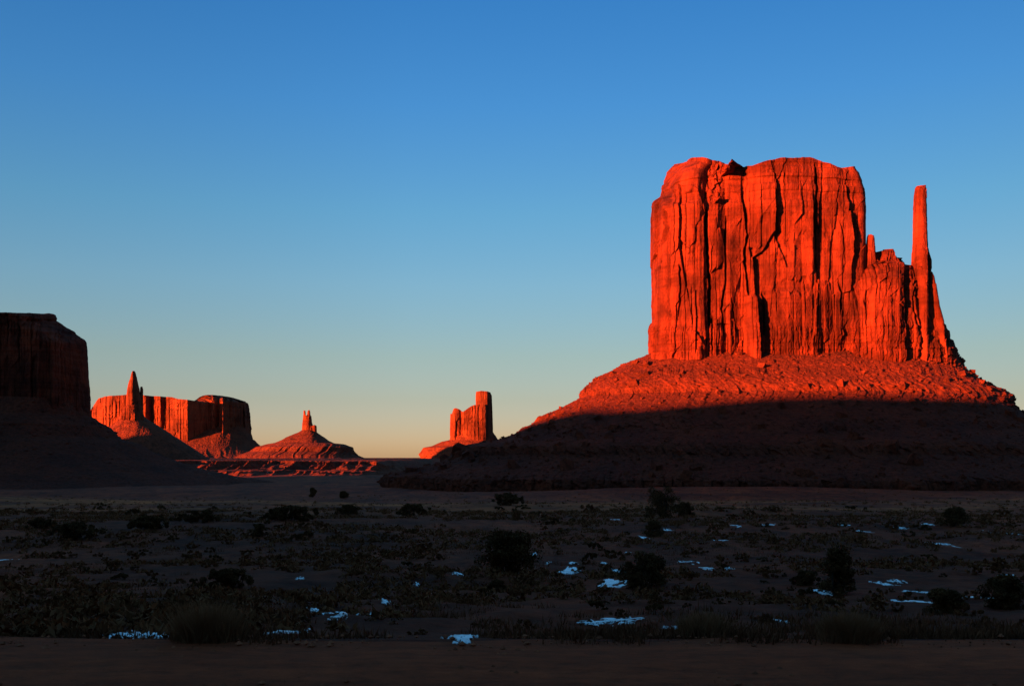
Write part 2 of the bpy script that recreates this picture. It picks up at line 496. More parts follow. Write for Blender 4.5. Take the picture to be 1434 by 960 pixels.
# ------------------------------------------------------------------ the big butte on the right
def big_butte():
    D0 = 1050.0; org = (X(1110, D0), D0, -28.0)
    root = empty("sandstone_butte", org, "huge sunlit red butte with a flat top and a thin spire at its right", "butte")

    def base_band(px, py, z, wob):
        t = sstep(452, 460, py + 2.2 * wob)
        bed = noise(0.2, z / 2.3 + 0.3 * fbm(px / 20, 0, 0, 2, 6), 0.5, 64)
        return t * (1.6 + joints((px + 0.4 * wob) / 4.2, py / 17.0, 501, 1.0, 0.9, 1.8) + 0.7 * np.sign(bed) * np.abs(bed) ** 0.5)
    # --- main cliff
    panels = [(900, 9), (938, 7), (942, 2), (962, 4), (979, 5), (985, 1), (990, -5), (1004, -4), (1018, -7), (1022, -4), (1044, -7), (1049, 1), (1066, 4), (1100, 6), (1140, 2), (1148, -1), (1178, -2), (1186, -4), (1200, -2), (1215, -1)]
    PN = np.array(panels, float)
    CR = [([(990, 290), (988, 320), (991, 350), (994, 400), (993, 460)], 2.6, 16),
          ([(1019, 300), (1017, 345), (1018, 390), (1012, 430), (1016, 470)], 1.8, 14),
          ([(1046, 288), (1047, 330), (1044, 355), (1047, 380), (1049, 415)], 2.4, 18),
          ([(1143, 228), (1145, 260), (1142, 300), (1144, 350)], 3.0, 26),
          ([(1144, 350), (1145, 420), (1141, 460), (1139, 490)], 1.4, 10),
          ([(1067, 408), (1068, 440), (1067, 472)], 2.2, 12),
          ([(1024, 415), (1030, 445), (1032, 467)], 1.6, 10),
          ([(998, 440), (997, 480), (998, 495)], 1.5, 9),
          ([(953, 370), (954, 410), (950, 450)], 1.2, 6),
          ([(937, 292), (940, 320), (936, 345)], 2.4, 7),
          ([(930, 330), (935, 380)], 1.5, 4),
          ([(1178, 308), (1182, 335), (1185, 372)], 1.2, 14),
          ([(1175, 390), (1180, 410), (1178, 440)], 2.2, 14),
          ([(1191, 265), (1190, 300)], 1.2, 3), ([(1205, 295), (1204, 330)], 1.0, 4),
          ([(1098, 240), (1097, 262)], 0.9, 4), ([(1118, 235), (1117, 270)], 0.9, 4),
          ([(1085, 400), (1086, 440)], 0.8, 3), ([(1125, 390), (1127, 450)], 1.0, 4), ([(1160, 395), (1161, 470)], 1.0, 6),
          ([(968, 400), (970, 460)], 0.8, 4)]
    def d_main(px, py, x, y, z, fr):
        wob = 3.0 * fbm(px / 40.0, py / 28.0, 0, 3, 41)
        r = np.interp(px + wob * 0.8, PN[:, 0], PN[:, 1]) * fr
        low = sstep(240, 300, py)
        # slabs: tall joints, split more finely towards the base
        r = r + slabs((px + 0.8 * wob) / 30.0, (py + 6 * wob) / 120.0, 101, 1.8, 7.5) * (0.35 + 0.65 * low) + joints((px + 0.35 * wob) / 15.0, py / 80.0, 103, 1.5, 3.6, 1.3) * (0.2 + 0.8 * low)
        r = r + joints((px + 0.3 * wob) / 5.2, py / 32.0, 131, 0.5, 1.0, 0.9) * np.clip(0.28 + 1.05 * noise(px / 34.0, py / 48.0, 0, 133), 0.05, 1.1) + base_band(px, py, z, wob)
        # bedding at the top, thin ledges, overhanging cap
        bed = noise(0.2, z / 3.4 + 0.25 * fbm(px / 30, py / 30, 0, 2, 5), 0.5, 61)
        topz = sstep(300, 250, py)
        r = r + np.sign(bed) * np.abs(bed) ** 0.5 * (0.35 + 1.3 * topz) 
        r = r - topz * 2.0 - 5.0 * sstep(262, 225, py) * (0.4 + 0.6 * sstep(1030, 980, px))
        # broken chute in the top left
        ch = np.exp(-((px - 1003 + (py - 240) * 0.05) / 13.0) ** 2) * sstep(300, 235, py)
        r = r - 3.5 * ch + ch * 2.2 * slabs(px / 4.5, py / 7.0, 171, 1.0, 1.2)
        # shallow spalled hollows with broken rims
        for ax, ay, rx, ry, dp in ((1112, 402, 26, 12, 2.2), (1075, 325, 16, 26, 2.2), (957, 276, 24, 9, 2.4), (1165, 300, 12, 34, 1.6), (1090, 352, 18, 10, -1.6), (962, 335, 15, 18, -1.4)):
            q = ((px - ax + 2.5 * wob) / rx) ** 2 + ((py - ay + 9 * fbm(px / 9.0, py / 14.0, 0, 3, 87)) / ry) ** 2
            r = r - dp * sstep(1.5, 0.5, q)
        # small buttress near the foot
        q = np.clip(1 - ((px - 1056) / 13.0) ** 2, 0, 1) ** 0.5
        r = r + 9 * q * sstep(412, 422, py + 8 * (1 - q))
        for pts, w, dp in CR:
            r = r + crack(px, py, pts, w, dp) * fr
        r = r + fbm(x / 5.0, z / 9.0, y / 5.0, 5, 71, 0.55) * 0.75
        return r
    tower("cliff", root, ROCK, D0, 72, 
          [(225, 948), (234, 938), (242, 932), (258, 928), (275, 924), (284, 917), (290, 914), (300, 913), (400, 912), (450, 912), (505, 912)],
          [(225, 1190), (233, 1200), (242, 1205), (262, 1211), (280, 1213), (330, 1213), (505, 1215)],
          [(925, 243), (933, 238), (942, 233), (950, 229), (958, 224), (963, 221), (980, 219), (1003, 219), (1012, 222), (1021, 226), (1023, 231), (1030, 229), (1045, 230), (1056, 231), (1068, 227), (1085, 223), (1092, 221), (1110, 221), (1135, 219), (1150, 222), (1163, 226), (1172, 231), (1185, 232), (1197, 233), (1202, 237), (1206, 243)],
          505, n=6.0, nu=1500, nv=420, disp=d_main, origin=org)

    # --- lower shoulder between the main block and the spire
    def d_sh(px, py, x, y, z, fr):
        wob = 3.0 * fbm(px / 30.0, py / 24.0, 0, 3, 43)
        PS = np.array([(1140, -16), (1155, -10), (1176, -4), (1181, 0), (1196, 5), (1199, 9), (1205, 4), (1225, 12), (1252, 13), (1262, 8), (1266, 3), (1276, 4), (1290, -2)], float)
        r = np.interp(px + wob * 0.6, PS[:, 0], PS[:, 1]) * fr
        r = r + slabs((px + wob) / 20.0, (py + 5 * wob) / 60.0, 201, 1.2, 3.5) + joints((px + 0.35 * wob) / 12.0, py / 45.0, 203, 1.4, 3.0, 2.5) + joints((px + 0.3 * wob) / 4.6, py / 20.0, 231, 0.6, 1.0, 1.2) + base_band(px, py, z, wob)
        for pts, w, dp in [([(1277, 388), (1276, 420), (1279, 470)], 1.6, 10), ([(1265, 440), (1264, 490)], 1.5, 7), ([(1273, 460), (1273, 488)], 1.0, 5),
                           ([(1185, 420), (1186, 452)], 1.6, 9), ([(1200, 400), (1203, 440)], 1.2, 6), ([(1212, 425), (1215, 440)], 3.0, 5), ([(1241, 470), (1240, 490)], 0.8, 4), ([(1228, 355), (1228, 383)], 2.0, 6)]:
            r = r + crack(px, py, pts, w, dp) * fr
        bed = noise(0.2, z / 3.1, 0.5, 62)
        r = r + np.sign(bed) * np.abs(bed) ** 0.5 * 0.5 + fbm(x / 5.0, z / 8.0, y / 5.0, 5, 73, 0.55) * 1.1
        return r
    tower("shoulder", root, ROCK, D0 - 22, 54,
          [(350, 1218), (372, 1200), (385, 1180), (400, 1166), (430, 1158), (505, 1150)], [(350, 1249), (372, 1262), (378, 1282), (430, 1288), (505, 1290)],
          [(1140, 400), (1160, 395), (1180, 388), (1196, 381), (1212, 372), (1226, 362), (1228, 357), (1234, 353), (1243, 352), (1247, 357), (1249, 371), (1256, 373), (1266, 377), (1276, 381), (1284, 386)],
          514, n=3.4, nu=760, nv=240, disp=d_sh, origin=org)

    def d_pin(px, py, x, y, z, fr):
        return slabs(px / 5.0, py / 22.0, 301, 0.7, 1.2) + fbm(x / 3.5, z / 6.0, y / 3.5, 4, 77) * 0.8
    tower("pinnacle", root, ROCK, D0 - 54, 9, [(328, 1215.5), (332, 1213.5), (400, 1209)], [(328, 1223), (334, 1225), (350, 1226), (400, 1229)], [(1210, 331), (1216, 328.5), (1220, 328), (1226, 332)], 420, n=2.6, nu=120, nv=90, disp=d_pin, origin=org)

    # --- the thin spire
    def d_thumb(px, py, x, y, z, fr):
        PT = np.array([(1270, -6), (1277, 0), (1284, 3), (1295, 4), (1297, 2), (1302, -8), (1312, -10)], float)
        kink = np.interp(py, [262, 385], [0, 2.5])
        r = np.interp(px - kink, PT[:, 0], PT[:, 1]) * fr * 0.8
        wob = 2.0 * fbm(px / 20.0, py / 20.0, 0, 3, 47)
        r = r + slabs((px + wob) / 9.0, (py + 4 * wob) / 34.0, 401, 0.9, 1.6)
        bed = noise(0.2, z / 3.8, 0.5, 63)
        r = r + np.sign(bed) * np.abs(bed) ** 0.5 * 0.35
        return r + fbm(x / 4.0, z / 7.0, y / 4.0, 5, 79, 0.55) * 0.8
    tower("spire", root, ROCK, D0 - 59, 17,
          [(260, 1284), (264, 1281), (275, 1279.5), (300, 1278), (340, 1277.5), (360, 1276), (385, 1275), (440, 1274), (505, 1273)],
          [(260, 1296), (285, 1297), (300, 1297.5), (330, 1299), (345, 1301), (355, 1305), (365, 1308.5), (376, 1309), (380, 1307.5), (388, 1312), (400, 1315), (430, 1320), (450, 1326), (505, 1332)],
          [(1278, 268), (1282, 262.5), (1286, 260.5), (1292, 260), (1297, 259), (1299, 262)], 514, n=2.8, nu=360, nv=330, disp=d_thumb, origin=org)

    # --- bedded plinth under all of it
    def d_pl(px, py, x, y, z, fr):
        wob = 2.0 * fbm(px / 24.0, py / 14.0, 0, 3, 53)
        base = np.interp(px, [900, 918, 940, 1240, 1285, 1300, 1345], [1, 0, -16, -16, -8, 0, 0]) * fr
        r = base + joints((px + 0.4 * wob) / 6.0, py / 18.0, 511, 1.2, 1.6, 2.0) + joints(px / 2.8, py / 8.0, 531, 0.5, 0.5, 0.8)
        bed = noise(0.2, z / 2.2 + 0.2 * fbm(px / 20, 0, 0, 2, 6), 0.5, 64)
        r = r + np.sign(bed) * np.abs(bed) ** 0.5 * 0.8 + 2.5 * sstep(470, 492, py)
        return r + fbm(x / 4.0, z / 6.0, y / 4.0, 5, 83, 0.6) * 1.0
    tower("plinth", root, ROCK_BAND, D0, 78,
          [(448, 914), (452, 911), (457, 908), (463, 907), (475, 907.5), (495, 909), (530, 909)],
          [(448, 1322), (455, 1325), (461, 1327), (463, 1330), (474, 1331), (476, 1335), (484, 1337), (490, 1340), (512, 1341), (530, 1342)],
          [(900, 453), (915, 452), (960, 454), (1000, 460), (1100, 462), (1200, 464), (1300, 458), (1322, 452), (1335, 470)],
          530, n=4.2, nu=1400, nv=150, disp=d_pl, origin=org)

    # --- talus apron
    rings = [(470, 950, 1300, 1020, 1060), (490, 915, 1334, 998, 1055), (497, 904, 1340, 989, 1050), (508, 874, 1344, 969, 1045), (520, 853, 1352, 950, 1040), (532, 832, 1366, 933, 1035), (541, 820, 1384, 919, 1032),
             (547, 814, 1396, 912, 1030), (551, 813, 1408, 908, 1028), (558, 812, 1416, 905, 1026), (562, 806, 1418, 898, 1025), (572, 786, 1419, 882, 1022), (584, 760, 1434, 862, 1018), (597, 741, 1460, 840, 1014),
             (607, 724, 1490, 822, 1010), (614, 704, 1520, 808, 1006), (619, 680, 1540, 796, 1002), (623, 655, 1560, 786, 998), (627, 642, 1580, 780, 994), (637, 640, 1600, 772, 990), (646, 620, 1640, 752, 980), (655, 588, 1680, 728, 970), (661, 556, 1710, 712, 965),
             (664, 541, 1730, 706, 960), (684, 535, 1740, 699, 958), (690, 520, 1760, 680, 955), (700, 490, 1800, 640, 950)]
    def d_t(px, py, x, y, z, arc, v):
        g = fbm(arc / 26.0, v * 3.0, 0, 4, 91, 0.55)
        rid = 1 - np.abs(noise(arc / 17.0 + 2 * g, v * 2.5, 0, 95))
        dn = 2.4 * g + 2.4 * (rid - 0.6) * sstep(0.04, 0.3, v)
        # rough ledge (under the light) and a jointed rim low down
        for z0, hw, am in ((84, 4, 2.0), (60, 5, 2.6), (30, 4, 2.4), (6, 5, 3.5), (-18, 8, 5.0)):
            w = np.exp(-((z - z0 + 2.5 * g) / hw) ** 2)
            dn = dn + am * w * (joints(arc / 6.0 + 0.3 * g, z / 9.0 + 0.3 * g, 600 + int(z0), 1.0, 0.5, 0.5) + 0.4)
        dn = dn + 16 * (fbm(arc / 70.0, 0, 0, 3, 93) + 0.35 * fbm(arc / 14.0, v * 2, 0, 3, 94)) * sstep(0.72, 1.0, v)
        # boulders
        v1, v2, dx, dy, e = cells(arc / 7.0, z / 4.2, 611)
        big = np.clip(1 - (dx * dx + dy * dy) / 0.16, 0, 1) ** 0.5 * (v1 > 0.62) * v2
        v1, v2, dx, dy, e = cells(arc / 3.2, z / 2.0, 641)
        sm = np.clip(1 - (dx * dx + dy * dy) / 0.2, 0, 1) ** 0.5 * (v1 > 0.55) * v2
        dn = dn + (3.0 * big + 1.0 * sm) * sstep(0.03, 0.15, v) + 0.6 * fbm(arc / 2.5, z / 2.5, 0, 3, 97, 0.6)
        return dn, 0.6 * fbm(x / 3.0, y / 3.0, 0, 3, 99)
    ts = slope("talus_slope", root, TALUS, rings, n=2.5, nu=1900, nv=460, disp=d_t, back=260, origin=org)
    # fallen blocks lying on the apron
    V = np.empty(len(ts.data.vertices) * 3, dtype=np.float32); ts.data.vertices.foreach_get("co", V); V = V.reshape(460, 1900, 3)
    rg = np.random.default_rng(21); n = 2600
    iv = (30 + 425 * rg.random(n) ** 0.8).astype(int); iu = rg.integers(40, 1380, n)
    P = V[iv, iu]
    R = 0.55 * (1 - rg.random(n)) ** -0.55; R = np.minimum(R, 4.2) * (0.7 + 0.6 * iv / 460)
    base = np.array([(-1, -1, -1), (1, -1, -1), (1, 1, -1), (-1, 1, -1), (-1, -1, 1), (1, -1, 1), (1, 1, 1), (-1, 1, 1)], float)
    fb = np.array([(0, 3, 2, 1), (4, 5, 6, 7), (0, 1, 5, 4), (1, 2, 6, 5), (2, 3, 7, 6), (3, 0, 4, 7)])
    B = base[None] * rg.uniform(0.55, 1.15, (n, 8, 3)) * rg.uniform(0.6, 1.3, (n, 1, 3))
    q = rg.normal(size=(n, 4)); q /= np.linalg.norm(q, axis=1, keepdims=True); w_, a_, b_, c_ = q.T
    M = np.stack([1 - 2 * (b_ * b_ + c_ * c_), 2 * (a_ * b_ - c_ * w_), 2 * (a_ * c_ + b_ * w_), 2 * (a_ * b_ + c_ * w_), 1 - 2 * (a_ * a_ + c_ * c_), 2 * (b_ * c_ - a_ * w_), 2 * (a_ * c_ - b_ * w_), 2 * (b_ * c_ + a_ * w_), 1 - 2 * (a_ * a_ + b_ * b_)], -1).reshape(n, 3, 3)
    B = np.einsum("nij,nkj->nki", M, B) * R[:, None, None] + P[:, None]
    rb = link("rubble", mesh_np("rubble", B.reshape(-1, 3), (fb[None] + 8 * np.arange(n)[:, None, None]).reshape(-1, 4)), TALUS, root)
    tag(rb, kind="stuff")
big_butte()

# ------------------------------------------------------------------ dark mesa on the left
def left_mesa():
    D0 = 1240.0; org = (X(20, D0), D0, -28.0)
    root = empty("shaded_mesa", org, "black flat-topped mesa wholly in shade at the left edge", "mesa")
    def d_c(px, py, x, y, z, fr):
        wob = 3.0 * fbm(px / 30.0, py / 24.0, 0, 3, 143)
        r = joints((px + 0.4 * wob) / 14.0, py / 70.0, 701, 2.6, 4.5, 3.5) + joints((px + 0.3 * wob) / 5.0, py / 28.0, 731, 0.8, 1.4, 1.5)
        bed = noise(0.2, z / 3.6, 0.5, 66); topz = sstep(500, 465, py)
        r = r + np.sign(bed) * np.abs(bed) ** 0.5 * (0.4 + 1.2 * topz)
        return r + fbm(x / 5.0, z / 9.0, y / 5.0, 5, 171, 0.55) * 1.3
    tower("cliff", root, ROCK, D0 + 6, 62,
          [(430, -60), (600, -65)],
          [(436, 66), (441, 77), (446, 80), (449, 79), (458, 93), (464, 104), (468, 107), (476, 119), (480, 121.5), (500, 123), (530, 124.5), (560, 126.5), (582, 128), (600, 129)],
          [(-70, 442), (-50, 437), (0, 437), (30, 438), (70, 439.5), (77, 441), (80, 447), (91, 456), (93, 459), (104, 466), (107, 469), (122, 479)], 600, n=7, nu=900, nv=220, disp=d_c, origin=org, back=55)
    def d_t(px, py, x, y, z, arc, v):
        g = fbm(arc / 26.0, v * 3.0, 0, 4, 191, 0.55)
        v1, v2, dx, dy, e = cells(arc / 6.0, z / 4.0, 811)
        big = np.clip(1 - (dx * dx + dy * dy) / 0.16, 0, 1) ** 0.5 * (v1 > 0.7) * v2
        return 3.5 * g + 3.0 * big + 1.2 * fbm(arc / 3, z / 3, 0, 3, 197), 0.6 * fbm(x / 3.0, y / 3.0, 0, 3, 199)
    rings = [(560, -50, 112, 1160, 1240), (582, -65, 128, 1135, 1240), (590, -75, 142, 1118, 1240), (597, -85, 154, 1105, 1240), (600, -90, 156, 1103, 1240), (612, -105, 168, 1085, 1238), (616, -112, 176, 1078, 1236), (620, -120, 192, 1070, 1235), (632, -140, 214, 1048, 1232), (645, -170, 246, 1022, 1230), (657, -200, 282, 995, 1228), (668, -240, 330, 968, 1225), (674, -270, 372, 940, 1222), (684, -310, 420, 890, 1220)]
    slope("talus_slope", root, TALUS, rings, n=2.5, nu=1100, nv=220, disp=d_t, back=130, origin=org)
left_mesa()

# ------------------------------------------------------------------ far rocks
def far_disp(k, seed, amp=1.0, bedk=1.0):
    def f(px, py, x, y, z, fr):
        wob = 1.2 * fbm(px / 12.0, py / 9.0, 0, 3, seed)
        r = joints((px + 0.4 * wob) / 5.5, py / 22.0, seed + 1, 1.0 * k, 2.0 * k, 1.6 * k) + joints((px + 0.3 * wob) / 2.2, py / 8.0, seed + 5, 0.4 * k, 0.5 * k, 0.7 * k)
        bed = noise(0.2, z / (3.0 * k), 0.5, seed + 7)
        r = r + np.sign(bed) * np.abs(bed) ** 0.5 * 0.25 * k * bedk
        return amp * (r + fbm(x / (4 * k), z / (6 * k), y / (4 * k), 4, seed + 9, 0.55) * 0.7 * k)
    return f
def far_talus_disp(k, seed, gul=1.0):
    def f(px, py, x, y, z, arc, v):
        g = fbm(arc / (9.0 * k), v * 2.0, 0, 4, seed, 0.55)
        rid = 1 - np.abs(noise(arc / (7.0 * k) + 1.5 * g, v * 1.5, 0, seed + 3))
        return k * (1.6 * g + 3.4 * gul * (rid - 0.6) * sstep(0.15, 0.8, v) + 0.5 * fbm(arc / (1.5 * k), z / (1.5 * k), 0, 3, seed + 5)), 0 * x
    return f

def far_mesa():
    D0 = 4800.0; org = (X(240, D0), D0, -20.0)
    root = empty("distant_mesa", org, "broad distant mesa, half red and half black, behind the twin spire", "mesa")
    prof = [(110, 140), (128, 80), (145, 30), (195, 10), (204, 0), (208, 40), (216, 20), (225, 0), (228, 18), (245, -25), (262, -60), (270, -75), (272, -60), (290, 35), (297, 22), (301, 52), (312, 0), (314, 12), (346, 190), (360, 220)]
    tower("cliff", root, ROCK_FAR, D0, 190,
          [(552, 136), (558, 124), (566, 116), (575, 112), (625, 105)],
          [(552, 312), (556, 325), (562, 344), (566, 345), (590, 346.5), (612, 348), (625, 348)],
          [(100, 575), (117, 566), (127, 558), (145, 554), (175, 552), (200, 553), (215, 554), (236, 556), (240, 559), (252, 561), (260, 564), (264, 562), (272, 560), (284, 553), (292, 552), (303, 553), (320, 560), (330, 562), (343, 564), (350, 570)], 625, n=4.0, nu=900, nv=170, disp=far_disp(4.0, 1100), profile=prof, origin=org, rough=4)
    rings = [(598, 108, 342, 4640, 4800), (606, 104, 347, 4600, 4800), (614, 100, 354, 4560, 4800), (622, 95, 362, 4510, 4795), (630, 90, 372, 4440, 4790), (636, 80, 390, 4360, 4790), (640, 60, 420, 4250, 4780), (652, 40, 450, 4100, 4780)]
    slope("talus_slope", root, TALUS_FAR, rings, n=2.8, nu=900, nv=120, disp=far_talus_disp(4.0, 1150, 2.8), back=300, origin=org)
far_mesa()

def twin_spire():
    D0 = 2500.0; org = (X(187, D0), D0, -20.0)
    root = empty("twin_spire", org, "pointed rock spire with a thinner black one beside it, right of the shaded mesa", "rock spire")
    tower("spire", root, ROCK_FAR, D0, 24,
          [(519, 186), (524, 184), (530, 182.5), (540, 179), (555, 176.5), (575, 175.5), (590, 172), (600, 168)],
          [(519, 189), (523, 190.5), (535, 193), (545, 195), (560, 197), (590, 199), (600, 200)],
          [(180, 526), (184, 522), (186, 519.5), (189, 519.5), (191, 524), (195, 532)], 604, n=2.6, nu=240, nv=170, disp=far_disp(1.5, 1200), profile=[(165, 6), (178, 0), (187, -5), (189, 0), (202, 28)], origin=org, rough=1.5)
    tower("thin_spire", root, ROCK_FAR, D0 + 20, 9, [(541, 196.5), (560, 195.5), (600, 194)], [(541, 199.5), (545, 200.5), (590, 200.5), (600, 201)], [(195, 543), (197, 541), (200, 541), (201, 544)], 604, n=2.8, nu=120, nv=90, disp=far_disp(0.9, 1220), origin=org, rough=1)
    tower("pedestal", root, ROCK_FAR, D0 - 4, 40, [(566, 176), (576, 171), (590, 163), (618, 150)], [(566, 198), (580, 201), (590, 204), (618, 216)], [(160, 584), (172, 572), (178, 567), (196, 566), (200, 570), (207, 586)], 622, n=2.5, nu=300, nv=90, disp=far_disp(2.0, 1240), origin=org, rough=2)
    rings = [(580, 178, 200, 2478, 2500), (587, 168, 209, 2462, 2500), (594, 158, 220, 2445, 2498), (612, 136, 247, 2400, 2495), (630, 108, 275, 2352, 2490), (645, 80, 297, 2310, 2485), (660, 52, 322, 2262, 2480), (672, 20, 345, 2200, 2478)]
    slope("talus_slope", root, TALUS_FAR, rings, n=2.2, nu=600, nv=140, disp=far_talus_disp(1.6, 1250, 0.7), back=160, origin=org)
twin_spire()

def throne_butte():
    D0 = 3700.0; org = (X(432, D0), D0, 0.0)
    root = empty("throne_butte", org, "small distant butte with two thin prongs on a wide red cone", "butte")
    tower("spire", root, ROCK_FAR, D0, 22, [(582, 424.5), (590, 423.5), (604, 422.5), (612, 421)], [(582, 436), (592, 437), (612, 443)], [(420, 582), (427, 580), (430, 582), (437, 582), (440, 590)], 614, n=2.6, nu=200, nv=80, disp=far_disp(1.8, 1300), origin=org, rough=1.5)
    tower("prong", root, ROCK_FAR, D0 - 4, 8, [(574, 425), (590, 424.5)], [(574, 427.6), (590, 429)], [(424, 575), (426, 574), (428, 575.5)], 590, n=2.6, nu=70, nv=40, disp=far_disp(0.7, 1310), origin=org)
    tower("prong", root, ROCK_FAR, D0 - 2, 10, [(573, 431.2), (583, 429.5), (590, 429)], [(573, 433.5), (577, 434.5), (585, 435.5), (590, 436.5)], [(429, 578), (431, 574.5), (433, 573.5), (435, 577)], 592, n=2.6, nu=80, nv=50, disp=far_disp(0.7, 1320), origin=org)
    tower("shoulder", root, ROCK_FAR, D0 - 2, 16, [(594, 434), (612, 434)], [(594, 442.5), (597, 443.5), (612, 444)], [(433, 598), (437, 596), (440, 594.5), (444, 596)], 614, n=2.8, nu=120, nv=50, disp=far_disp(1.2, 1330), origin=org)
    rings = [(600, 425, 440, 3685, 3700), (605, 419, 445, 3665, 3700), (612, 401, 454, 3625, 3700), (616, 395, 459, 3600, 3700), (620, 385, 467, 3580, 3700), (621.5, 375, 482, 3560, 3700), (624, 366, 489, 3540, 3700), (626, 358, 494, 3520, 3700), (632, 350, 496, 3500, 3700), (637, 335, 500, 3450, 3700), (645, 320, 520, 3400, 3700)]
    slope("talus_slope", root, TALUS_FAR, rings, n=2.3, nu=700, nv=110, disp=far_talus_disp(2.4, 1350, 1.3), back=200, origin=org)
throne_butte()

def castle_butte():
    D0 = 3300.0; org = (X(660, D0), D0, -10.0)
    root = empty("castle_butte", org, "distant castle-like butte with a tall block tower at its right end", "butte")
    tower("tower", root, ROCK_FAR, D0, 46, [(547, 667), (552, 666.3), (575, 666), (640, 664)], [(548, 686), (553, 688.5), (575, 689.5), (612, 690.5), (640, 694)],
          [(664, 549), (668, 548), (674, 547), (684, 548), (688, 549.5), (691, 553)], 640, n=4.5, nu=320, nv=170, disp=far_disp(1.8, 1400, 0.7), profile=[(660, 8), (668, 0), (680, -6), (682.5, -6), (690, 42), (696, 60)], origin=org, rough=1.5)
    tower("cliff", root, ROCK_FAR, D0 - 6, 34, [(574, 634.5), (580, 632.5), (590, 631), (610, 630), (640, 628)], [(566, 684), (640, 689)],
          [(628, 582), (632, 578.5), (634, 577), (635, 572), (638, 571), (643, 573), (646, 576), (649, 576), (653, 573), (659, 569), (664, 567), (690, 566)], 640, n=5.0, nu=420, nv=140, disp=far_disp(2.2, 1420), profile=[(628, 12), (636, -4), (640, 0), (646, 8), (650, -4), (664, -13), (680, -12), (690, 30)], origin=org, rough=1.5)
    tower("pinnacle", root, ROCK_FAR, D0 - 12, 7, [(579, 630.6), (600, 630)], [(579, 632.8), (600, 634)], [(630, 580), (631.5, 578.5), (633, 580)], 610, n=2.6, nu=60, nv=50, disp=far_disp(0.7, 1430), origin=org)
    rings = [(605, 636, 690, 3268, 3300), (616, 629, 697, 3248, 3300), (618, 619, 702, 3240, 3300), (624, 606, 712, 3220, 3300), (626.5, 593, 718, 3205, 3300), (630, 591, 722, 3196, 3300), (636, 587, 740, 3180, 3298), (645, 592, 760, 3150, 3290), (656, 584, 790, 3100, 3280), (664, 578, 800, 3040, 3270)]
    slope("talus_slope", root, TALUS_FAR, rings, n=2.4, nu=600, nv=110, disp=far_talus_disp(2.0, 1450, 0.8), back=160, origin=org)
castle_butte()

# eroded bench in front of the far buttes
def badlands():
    nx, ny = 900, 190
    pxs = np.linspace(-260, 760, nx); t = np.linspace(0, 1, ny)
    d = 1560 + 3200 * np.where(t < 0.72, t / 0.72 * 0.26, 0.26 + (t - 0.72) / 0.28 * 0.74)
    x = X(pxs[None, :], 1900.0) * (0.75 + 0.25 * d[:, None] / 1900) ; y = d[:, None] + 0 * x
    g = fbm(x / 120.0, y / 160.0, 0, 4, 1501)
    rid = 1 - np.abs(noise(x / 30.0 + 0.9 * g, y / 500.0, 0, 1511)) * 1.6
    rid2 = 1 - np.abs(noise(x / 11.0 + 1.5 * g, y / 260.0, 0, 1517)) * 1.6
    def tier(edge, w, hgt):
        q = (y - edge) / w + 0.9 * (rid - 0.4) + 0.55 * (rid2 - 0.4) + 0.5 * fbm(x / 16.0, y / 22.0, 0, 3, 1531)
        return hgt * (0.30 * sstep(-0.6, 0.3, q) + 0.45 * np.clip(q, 0, 1) + 0.25 * sstep(0.8, 1.0, q))
    z = -31 + tier(1690 + 90 * g + 60 * sstep(-330, 100, x), 55, 9.0) + tier(1860 + 120 * g + 150 * sstep(-330, 200, x), 75, 17.0)
    z = -31 + (z + 31) * (1 - 0.8 * sstep(-262, -205, x) * sstep(3000, 2300, y))
    z = z + 1.6 * g + 0.9 * fbm(x / 9.0, y / 14.0, 0, 4, 1521) - 3.0 * sstep(0.06, 0.0, t)[:, None]
    z = z + 3.2 * sstep(2600, 3300, y)
    V = np.stack([x, y, z], -1).reshape(-1, 3)
    o = link("badlands", mesh_np("badlands", V, grid_faces(ny, nx)), TALUS_FAR)
    tag(o, kind="structure")
badlands()

# unseen ridge and side hills, added and shaped to cast the valley's shade
def shade_ridge():  # unseen, behind the camera; crest heights shaped to place the shadow line
    P = np.array([(-5200, 60), (-4300, 110), (-3600, 140), (-2900, 160), (-2500, 168), (-1950, 190), (-1600, 172), (-1420, 160), (-1330, 166), (-1282, 171), (-1230, 166.5), (-1190, 166), (-1150, 169.5), (-1100, 173), (-1050, 176), (-960, 177.5), (-880, 180), (-700, 186), (0, 190), (600, 170), (1100, 60)], float)
    nx, ny = 700, 60
    xs = np.linspace(-5200, 1100, nx); v = np.linspace(0, 1, ny)
    h = np.interp(xs, P[:, 0], P[:, 1]) + 2.2 * fbm(xs / 30.0, 0, 0, 4, 1601)
    prof_y = np.interp(v, [0, 0.35, 0.5, 0.6, 0.8, 1.0], [-110, -180, -200, -215, -420, -620])
    prof_z = np.interp(v, [0, 0.35, 0.5, 0.6, 0.8, 1.0], [-0.05, 0.42, 0.98, 1.0, 0.97, -0.05])
    y = prof_y[:, None] + 14 * fbm(xs[None] / 40.0, v[:, None] * 3, 0, 4, 1607)
    z = h[None] * prof_z[:, None] + 2.0 * fbm(xs[None] / 9.0, v[:, None] * 9, 0, 3, 1611) * (prof_z[:, None] < 0.9)
    V = np.stack([xs[None] + 0 * y, y, z], -1).reshape(-1, 3)
    o = link("shade_caster_ridge", mesh_np("shade_caster_ridge", V, grid_faces(ny, nx)), TALUS)
    tag(o, kind="structure")
shade_ridge()

